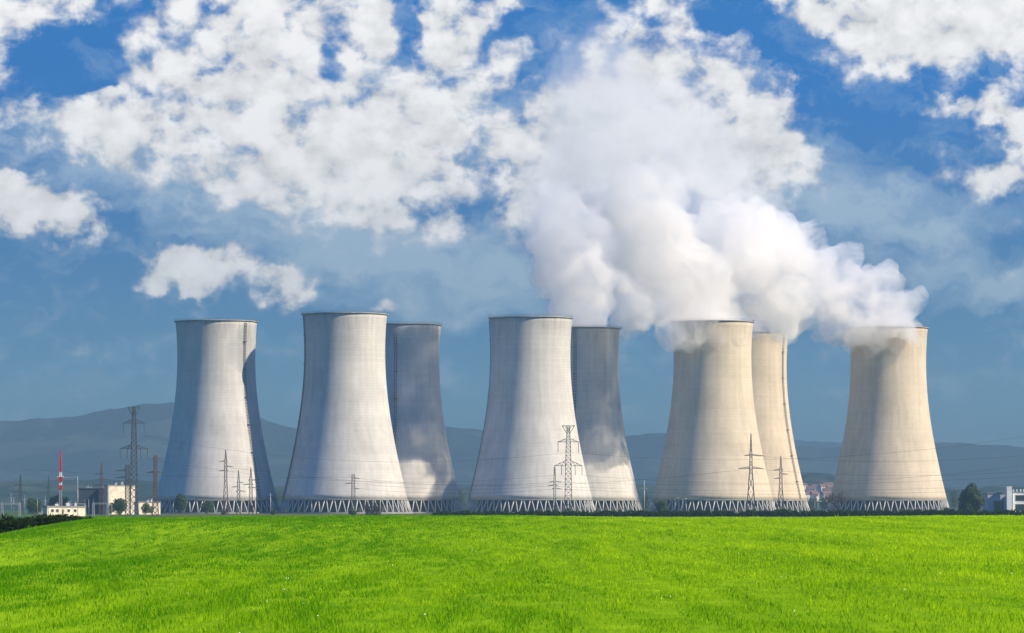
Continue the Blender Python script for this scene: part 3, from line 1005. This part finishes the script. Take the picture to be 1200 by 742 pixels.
def tree(px, D, py_top, w, label, mat='leaf_dark', n=1500, name='tree', group=None, seed=0, lobes=9, low=.18):
    rnd = random.Random(seed * 31 + int(px * 7))
    k = D / F; H = wz(py_top, D); rw = w * k / 2
    g0 = float(ground_z(wx(px, D), D))
    root = empty(name, (wx(px, D), D, g0)); tag(root, label, 'bush' if 'bush' in name or 'shrub' in name else 'tree', group)
    h = H - g0
    link('trunk', trunk_mesh(rnd, h * .75, max(.08, h * .025)), root)
    blobs = [(0, 0, h * (.5 + low * .5), rw * .72, rw * .72, h * (.5 - low * .5) * .85)]
    for i in range(lobes):
        a = rnd.random() * 6.28; q = rnd.uniform(.35, .75); zf = rnd.uniform(low + .1, .86)
        e = math.sqrt(max(.1, 1 - ((zf - .5) / .52) ** 2))
        rr = rnd.uniform(.22, .42)
        blobs.append((math.cos(a) * rw * q * e, math.sin(a) * rw * q * e, h * zf, rw * rr, rw * rr, min(h * .2, rw * rr)))
    V, T = leaf_cloud(rnd, blobs, n, max(.12, rw * .075))
    link('crown', tri_mesh('crown', V, T, M[mat]), root)
    return root


tree(1138, 2050, 567, 36, 'large round dark tree between the far right tower and the offices', n=4200, seed=1, lobes=16, low=.06)
tree(212, 2150, 577, 19, 'dark leafy tree at the shaded foot of the leftmost cooling tower', n=1800, seed=2, low=.05)
tree(141, 1950, 582, 22, 'dark tree in front of the tall cream block', n=1800, seed=3, low=.05)
tree(131, 1980, 588, 14, 'low dark tree left of the larger one by the cream block', n=900, seed=9, low=.05)
tree(171, 1900, 588, 14, 'small green tree before the low cream annexe', 'leaf_mid', n=1000, seed=4, low=.05)
tree(177, 1880, 592, 9, 'low green bush beside the brown pylon', 'leaf_mid', n=700, name='bush', seed=10, low=.02)
tree(243, 2200, 587, 22, 'wide dark tree standing before the leftmost tower columns', n=1300, seed=5, low=.05)
tree(776, 2150, 584, 20, 'olive green tree before the shaded columns of the cream front tower', 'leaf_mid', n=1600, seed=6, low=.05)
tree(40, 2250, 584, 26, 'dark hazy tree behind the switchyard', n=1300, seed=7, low=.05)
tree(68, 2450, 580, 30, 'dark hazy tree behind the red and white mast', n=1300, seed=8, low=.05)
tree(98, 2300, 578, 18, 'dark hazy tree at the left corner of the slate block', n=900, seed=14, low=.05)
for i, (px, py, w, lab) in enumerate((
    (1110, 593.5, 15, 'round dark bush at the right foot of the far right tower'),
    (882, 597, 19, 'low dark bush under the pointed black pylon'),
    (917, 595.5, 22, 'low dark bush under the slender pointed pylon'),
    (651, 595.5, 12, 'dark bush at the foot of the small narrow pylon'),
    (665, 595, 9, 'small dark bush at the foot of the two-armed central pylon'),
    (413, 597, 14, 'low dark bush under the lone small pylon'),
    (320, 598, 8, 'small dark bush between the two leftmost towers'),
    (988, 596, 10, 'low dark bush under the bare tree'),
    (262, 598, 9, 'small dark bush under the tallest pylon of the leftmost tower'),
)):
    tree(px, 1780, py, w, lab, n=700, name='bush', seed=30 + i, lobes=6, low=.0)
for i, (px, py, w) in enumerate(((540, 572, 14), (553, 577, 16), (745, 575, 12), (757, 578, 14), (935, 580, 16), (952, 582, 18), (968, 580, 20), (985, 581, 16), (1118, 572, 14), (1126, 578, 12), (326, 574, 12), (334, 580, 14))):
    tree(px, 3100 + (i % 3) * 120, py, w, 'hazy dark tree far behind in a gap between cooling towers', n=700, seed=60 + i, group='far trees between the towers', low=.03)


def bare_tree(px, D, py_top, w, label, seed):
    rnd = random.Random(seed); k = D / F; H = wz(py_top, D)
    root = empty('bare_tree', (wx(px, D), D, 0)); tag(root, label, 'tree')
    tr = MB(); cr = MB()
    tr.bar((0, 0, 0), (0, 0, H * .28), .75, .6, 8)

    def grow(p, d, L, r, n):
        e = p + d * L
        (tr if n > 3 else cr).bar(p, e, r, r * .65, 6 if n > 2 else 4)
        if n == 0: return
        for q in range(3 if n > 1 else 4):
            v = (d + Vector((rnd.gauss(0, .55), rnd.gauss(0, .55), rnd.gauss(.08, .35)))).normalized()
            grow(p.lerp(e, rnd.uniform(.65, 1)), v, L * rnd.uniform(.62, .85), r * .58, n - 1)
    for i in range(5):
        a = i * 6.28 / 5 + rnd.random()
        grow(Vector((0, 0, H * .25)), Vector((math.cos(a) * .75, math.sin(a) * .75, .8)).normalized(), H * .24, .42, 5)
    tr.build('trunk', M['twig'], root); cr.build('crown', M['twig'], root)


bare_tree(981, 1880, 571, 26, 'bare brown tree left of the far right cooling tower', 3)


def bare_bush(px, D, py_top, w, label, seed):
    rnd = random.Random(seed); k = D / F; H = wz(py_top, D)
    root = empty('bare_bush', (wx(px, D), D, 0)); tag(root, label, 'bush')
    st, tw = MB(), MB()
    for i in range(70):
        a = rnd.random() * 6.28; q = rnd.random() ** .6
        b = Vector((rnd.uniform(-.35, .35) * w * k, rnd.uniform(-1, 1), 0))
        e = b + Vector((math.cos(a) * q * w * k * .3, math.sin(a) * q * 2, H * rnd.uniform(.55, 1)))
        st.bar(b, e, .2, .07)
        for j in range(5):
            p = b.lerp(e, rnd.uniform(.3, .95))
            tw.bar(p, p + Vector((rnd.gauss(0, .8), rnd.gauss(0, .8), rnd.uniform(.2, 1.2))), .10, .04)
    st.build('stems', M['twig'], root); tw.build('twigs', M['twig'], root)


bare_bush(437, 1780, 586, 26, 'leafless brown bush before the columns of the second tower', 5)


# dark hedge in the hollow at the left of the meadow, and the long hedgerow at the plain's edge
def hedge(name, pts, height, depth, n, size, mat, label, seed):
    """pts: centre line [(x, y)], height per point"""
    rnd = random.Random(seed)
    blobs = []
    for (x0, y0, h0), (x1, y1, h1) in zip(pts[:-1], pts[1:]):
        L = math.hypot(x1 - x0, y1 - y0); m = max(1, int(L / (depth * .38)))
        for i in range(m):
            t = (i + rnd.random()) / m
            x = x0 + (x1 - x0) * t; y = y0 + (y1 - y0) * t + rnd.uniform(-.3, .3) * depth; h = (h0 + (h1 - h0) * t) * rnd.uniform(.75, 1.12)
            g = float(ground_z(x, y))
            blobs.append((x, y, g + h * .45, depth * rnd.uniform(.6, 1), depth * rnd.uniform(.5, .8), h * .55))
    V, T = leaf_cloud(rnd, blobs, n, size)
    o = link(name, tri_mesh(name, V, T, M[mat]))
    tag(o, label, 'hedge')
    return o


hedge('hedge', [(-75, 374, 2.3), (-56, 370, 2.1), (-50, 370, 1.75), (-46, 371, 1.15), (-42.5, 373, .45)], 1, 1.6, 20000, .11, 'leaf_hedge', 'hedge with shade-darkened leaf colour in the hollow along the left of the meadow', 2)
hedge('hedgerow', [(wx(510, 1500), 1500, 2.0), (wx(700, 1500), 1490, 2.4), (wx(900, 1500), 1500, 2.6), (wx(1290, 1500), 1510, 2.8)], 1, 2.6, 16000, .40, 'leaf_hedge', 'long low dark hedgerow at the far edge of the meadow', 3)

# pale road strips seen beyond the meadow
o = MB().box((0, 0, .03), (46, 30, .05)).build('road', M['asphalt'], None, (wx(995, 1300), 1300, 0)); tag(o, kind='structure')

# ------------------------------------------------------------------ overhead wires
def wire(a, b, sag, label, r=.038):
    a, b = Vector(a), Vector(b); n = 28; mb = MB()
    pts = []
    for i in range(n + 1):
        t = i / n; p = a.lerp(b, t); p.z -= sag * 4 * t * (1 - t); pts.append(p)
    mb.path(pts, r * 2)
    o = mb.build('power_line', M['wire']); tag(o, label, 'power line', 'overhead power lines')


WL = 'thin dark overhead power line strung across the cooling towers'
for pa, pb, D0, D1, sag in (
    ((-40, 545), (414, 559), 1900, 1900, 2.5), ((414, 560), (650, 565), 1900, 1860, 2.5), ((414, 566), (650, 569), 1900, 1860, 2.5), ((414, 572), (650, 573), 1900, 1860, 2.5),
    ((650, 565), (1240, 556), 1860, 1780, 3), ((650, 570), (1240, 566), 1860, 1780, 3), ((650, 573), (1240, 571), 1860, 1780, 3),
    ((157, 508), (666, 530), 1900, 1880, 9), ((173, 538), (650, 557), 1900, 1880, 7), ((666, 530), (1240, 505), 1880, 1800, 8), ((682, 557), (1240, 540), 1880, 1800, 7),
    ((880, 549), (1240, 549), 1800, 1780, 3.5), ((880, 534), (1240, 530), 1800, 1780, 3.5), ((264, 547), (880, 549), 1950, 1800, 9),
):
    wire(at(pa[0], pa[1], D0), at(pb[0], pb[1], D1), sag, WL)

# ------------------------------------------------------------------ haze
def haze_box():
    x, y0, y1, z0, z1 = 7000, -420, 22600, -4.2, 440
    mb = MB(); mb.box((0, (y0 + y1) / 2, (z0 + z1) / 2), (2 * x, y1 - y0, z1 - z0))
    o = mb.build('haze', M['haze']); tag(o, 'pale blue morning haze filling the air up to the hills', 'haze', kind='stuff')


haze_box()

# ------------------------------------------------------------------ sky
def build_world():
    w = bpy.data.worlds.new('World'); SC.world = w; w.use_nodes = True
    t = NT(w.node_tree)
    out = t.n('ShaderNodeOutputWorld'); bg = t.n('ShaderNodeBackground'); t.l(bg.outputs[0], out.inputs[0])
    bg.inputs['Strength'].default_value = .12
    d = t.n('ShaderNodeTexCoord').outputs['Generated']
    x, y, z = t.xyz(d)
    # a clear blue that deepens fast with height
    zp = t.math('MAXIMUM', z, 0.0)
    zz = t.math('ADD', t.math('MULTIPLY', zp, t.math('MULTIPLY_ADD', zp, 70.0, 6.0)), .02)
    sky = t.n('ShaderNodeTexSky', sky_type='NISHITA'); sky.sun_disc = False
    sky.sun_elevation = R(SUN_EL); sky.sun_rotation = math.atan2(SUN_DIR.x, SUN_DIR.y)
    sky.air_density = 1.0; sky.dust_density = .8; sky.ozone_density = 2.5
    t.l(t.vmath('NORMALIZE', t.comb(x, y, zz)), sky.inputs[0])
    tint = t.mix(t.mapr(z, 0.0, .11), (.68, .77, .40, 1), (.07, .74, 1.22, 1))
    tint = t.mix(t.mapr(z, .14, .45), tint, (.11, .86, 1.75, 1))  # extra blue overhead, added outside the view to cool the shaded tower sides
    blue = t.vmath('MULTIPLY', sky.outputs[0], tint)
    # direction in degrees-like units: q is (azimuth, elevation) in hundredths of the photo's pixels
    az = t.math('ARCTAN2', x, y); el = t.math('ARCSINE', z)
    qx = t.math('MULTIPLY_ADD', az, F / 100, 6.0)
    qy = t.math('MULTIPLY_ADD', el, -F / 100, HY / 100)
    q = t.comb(qx, qy, 0.0)
    # warp the big shapes a little so that no outline is an ellipse
    wn = t.n('ShaderNodeTexNoise', noise_dimensions='2D'); t.l(q, wn.inputs['Vector'])
    wn.inputs['Scale'].default_value = 1.3; wn.inputs['Detail'].default_value = 5; wn.inputs['Roughness'].default_value = .6
    wv = t.vmath('SUBTRACT', wn.outputs['Color'], (.5, .5, .5))
    qw = t.vmath('ADD', q, t.vmath('SCALE', wv, scale=.75))

    def cover(blobs, vec, start=0.0):
        acc = start
        for cx, cy, rx, ry, rot, wt in blobs:
            mp = t.n('ShaderNodeMapping', vector_type='TEXTURE')
            mp.inputs['Location'].default_value = (cx / 100, cy / 100, 0)
            mp.inputs['Rotation'].default_value = (0, 0, R(rot)); mp.inputs['Scale'].default_value = (rx / 100, ry / 100, 1)
            t.l(vec, mp.inputs['Vector'])
            d2 = t.vmath('DOT_PRODUCT', mp.outputs[0], mp.outputs[0])
            f = t.math('SUBTRACT', 1.0, d2, clamp=True)
            f = t.math('POWER', f, 1.1)
            acc = t.math('MULTIPLY_ADD', f, wt, acc)
        return acc
    # thick cloud: (centre x, y, radii, tilt, weight)
    thick = cover([
        (290, 150, 270, 95, 4, .95), (300, 40, 190, 95, 0, .9), (470, 190, 150, 90, -8, .7), (400, 235, 210, 60, 8, .5), (110, 155, 110, 45, 5, .55),
        (520, 90, 130, 90, 0, .65), (540, 18, 130, 70, 0, .55), (430, 30, 60, 60, 0, .3),
        (820, 140, 170, 110, 15, .95), (740, 60, 90, 80, 0, .45), (690, 170, 140, 110, 0, .75), (800, 20, 70, 50, 0, .4), (640, 215, 130, 90, 0, .55), (880, 190, 110, 80, 0, .45),
        (1060, 30, 190, 70, -6, 1.0), (1180, 50, 130, 70, 0, .7), (1040, 85, 70, 30, -15, .5), (930, 10, 70, 40, 10, .5),
        (1180, 150, 65, 45, 30, .9), (1165, 215, 70, 35, 10, .55), (1095, 125, 28, 18, 0, .42), (1125, 135, 32, 14, -20, .4),
        (55, 250, 80, 48, 8, 1.1), (0, 245, 60, 45, 0, .6),
        (235, 318, 85, 36, -4, 1.0), (215, 312, 60, 28, 0, .3), (338, 335, 48, 34, -20, .95), (255, 345, 40, 18, 0, .4),
        (30, 22, 85, 48, 0, .85), (-20, 60, 60, 90, 0, .6), (105, 8, 30, 26, 0, .55), (128, 78, 32, 16, 10, .42), (132, 108, 34, 12, -10, .42), (10, 145, 50, 30, 0, .4),
        (447, 362, 26, 10, 0, .45),
        (600, -150, 1500, 150, 0, .7),
        # gaps
        (95, 75, 62, 55, 0, -.75), (475, 45, 26, 42, -15, -.65), (612, 40, 34, 20, 0, -.55), (665, 8, 48, 26, 0, -.6), (640, 15, 40, 24, 20, -.6), (622, 118, 22, 26, 20, -.5), (655, 75, 40, 18, 0, -.4), (705, 92, 26, 22, 0, -.45),
        (845, 12, 42, 30, -20, -.5), (920, 65, 60, 48, 35, -.8), (1020, 165, 90, 48, 10, -.8), (560, 215, 50, 38, 0, -.45), (1165, 162, 20, 14, 0, -.6), (205, 140, 18, 14, 0, -.4), (250, 78, 18, 16, 0, -.35), (390, 80, 26, 16, 30, -.45), (275, 12, 24, 14, -30, -.4),
    ], qw)
    thin = cover([
        (290, 245, 270, 70, 12, .58), (480, 315, 190, 75, 4, .52), (590, 330, 80, 80, 0, .32), (1060, 250, 130, 50, 10, .55), (1110, 310, 190, 50, 12, .4), (1180, 335, 100, 25, -20, .45), (930, 220, 130, 70, 0, .5),
        (560, 130, 420, 110, 0, .25), (60, 170, 130, 60, 0, .35), (1080, 60, 160, 50, 0, .2),
    ], qw)

    def fb(vec, scale, detail, rough, dist=0.0):
        nd = t.n('ShaderNodeTexNoise', noise_dimensions='2D'); t.put(nd.inputs['Vector'], vec)
        nd.inputs['Scale'].default_value = scale; nd.inputs['Detail'].default_value = detail
        nd.inputs['Roughness'].default_value = rough; nd.inputs['Distortion'].default_value = dist
        return nd.outputs['Fac']
    qs = t.vmath('MULTIPLY', q, (1.0, 1.25, 1.0))
    n1 = fb(qs, 2.4, 9, .52, .1)
    n1b = fb(t.vmath('ADD', qs, (.10, -.12, 0.0)), 2.7, 4, .5, .1)
    n3 = fb(q, 6.5, 6, .6)
    amp = t.math('MULTIPLY', t.math('MULTIPLY_ADD', thick, 1.3, .35, clamp=True), 2.9)
    e = t.math('MULTIPLY_ADD', t.math('SUBTRACT', n1, .5), amp, thick)
    dens = t.math('SUBTRACT', e, .22)
    alpha = t.mapr(dens, -.22, .70, 0, 1, True)
    va = t.math('MULTIPLY', t.math('MULTIPLY_ADD', t.math('SUBTRACT', fb(t.vmath('MULTIPLY', qw, (.7, 1.6, 1)), 1.6, 8, .62), .5), 1.1, thin), .95, clamp=True)
    va = t.math('MINIMUM', va, .62)
    # light and shade of the puffs: thin rims brighter towards the sun, thick hearts a little greyer
    rel = t.math('MULTIPLY', t.math('SUBTRACT', n1, n1b), .55)
    lum = t.math('ADD', t.mapr(dens, 0, .9, .94, 1.04), rel)
    n4 = fb(t.vmath('ADD', qs, (7.3, 3.1, 0.0)), 1.3, 4, .5)
    lum = t.math('ADD', lum, t.math('MULTIPLY', t.math('SUBTRACT', n3, .5), .05))
    lum = t.math('ADD', lum, t.math('MULTIPLY', t.math('SUBTRACT', n4, .5), .34))
    lum = t.math('MINIMUM', t.math('MAXIMUM', lum, .62), 1.16)
    cc = t.vmath('SCALE', (4.5, 4.4, 4.3), scale=lum)
    cv = (3.0, 3.65, 4.0)
    c = t.mix(va, blue, cv + (1,))
    c = t.mix(alpha, c, cc)
    t.l(c, bg.inputs['Color'])
    w.cycles.sampling_method = 'MANUAL'; w.cycles.sample_map_resolution = 512


build_world()

# ------------------------------------------------------------------ sun and camera
sl = bpy.data.lights.new('sun', 'SUN'); sl.energy = 4.9; sl.angle = R(.5); sl.color = (1.0, .87, .66)
so = bpy.data.objects.new('sun', sl); COL.objects.link(so)
so.rotation_euler = (-SUN_DIR).to_track_quat('-Z', 'Y').to_euler()
so.location = (300, -200, 800)

cam = bpy.data.cameras.new('camera'); co = bpy.data.objects.new('camera', cam); COL.objects.link(co)
co.location = (0, 0, ZC); co.rotation_euler = (R(90), 0, 0)
cam.sensor_width = 36; cam.lens = 36 * F / 1200; cam.shift_y = (HY - 371) / 1200
cam.clip_start = .5; cam.clip_end = 60000
SC.camera = co

SC.view_settings.view_transform = 'Standard'; SC.view_settings.look = 'None'
SC.view_settings.exposure = .95; SC.view_settings.gamma = 1.0; SC.view_settings.use_curve_mapping = False
SC.render.engine = 'CYCLES'
cy = SC.cycles
cy.max_bounces = 28; cy.diffuse_bounces = 3; cy.glossy_bounces = 2; cy.transmission_bounces = 4; cy.volume_bounces = 24; cy.transparent_max_bounces = 16
cy.use_denoising = True; cy.denoiser = 'OPENIMAGEDENOISE'
cy.use_adaptive_sampling = True; cy.adaptive_threshold = .015
cy.caustics_reflective = False; cy.caustics_refractive = False
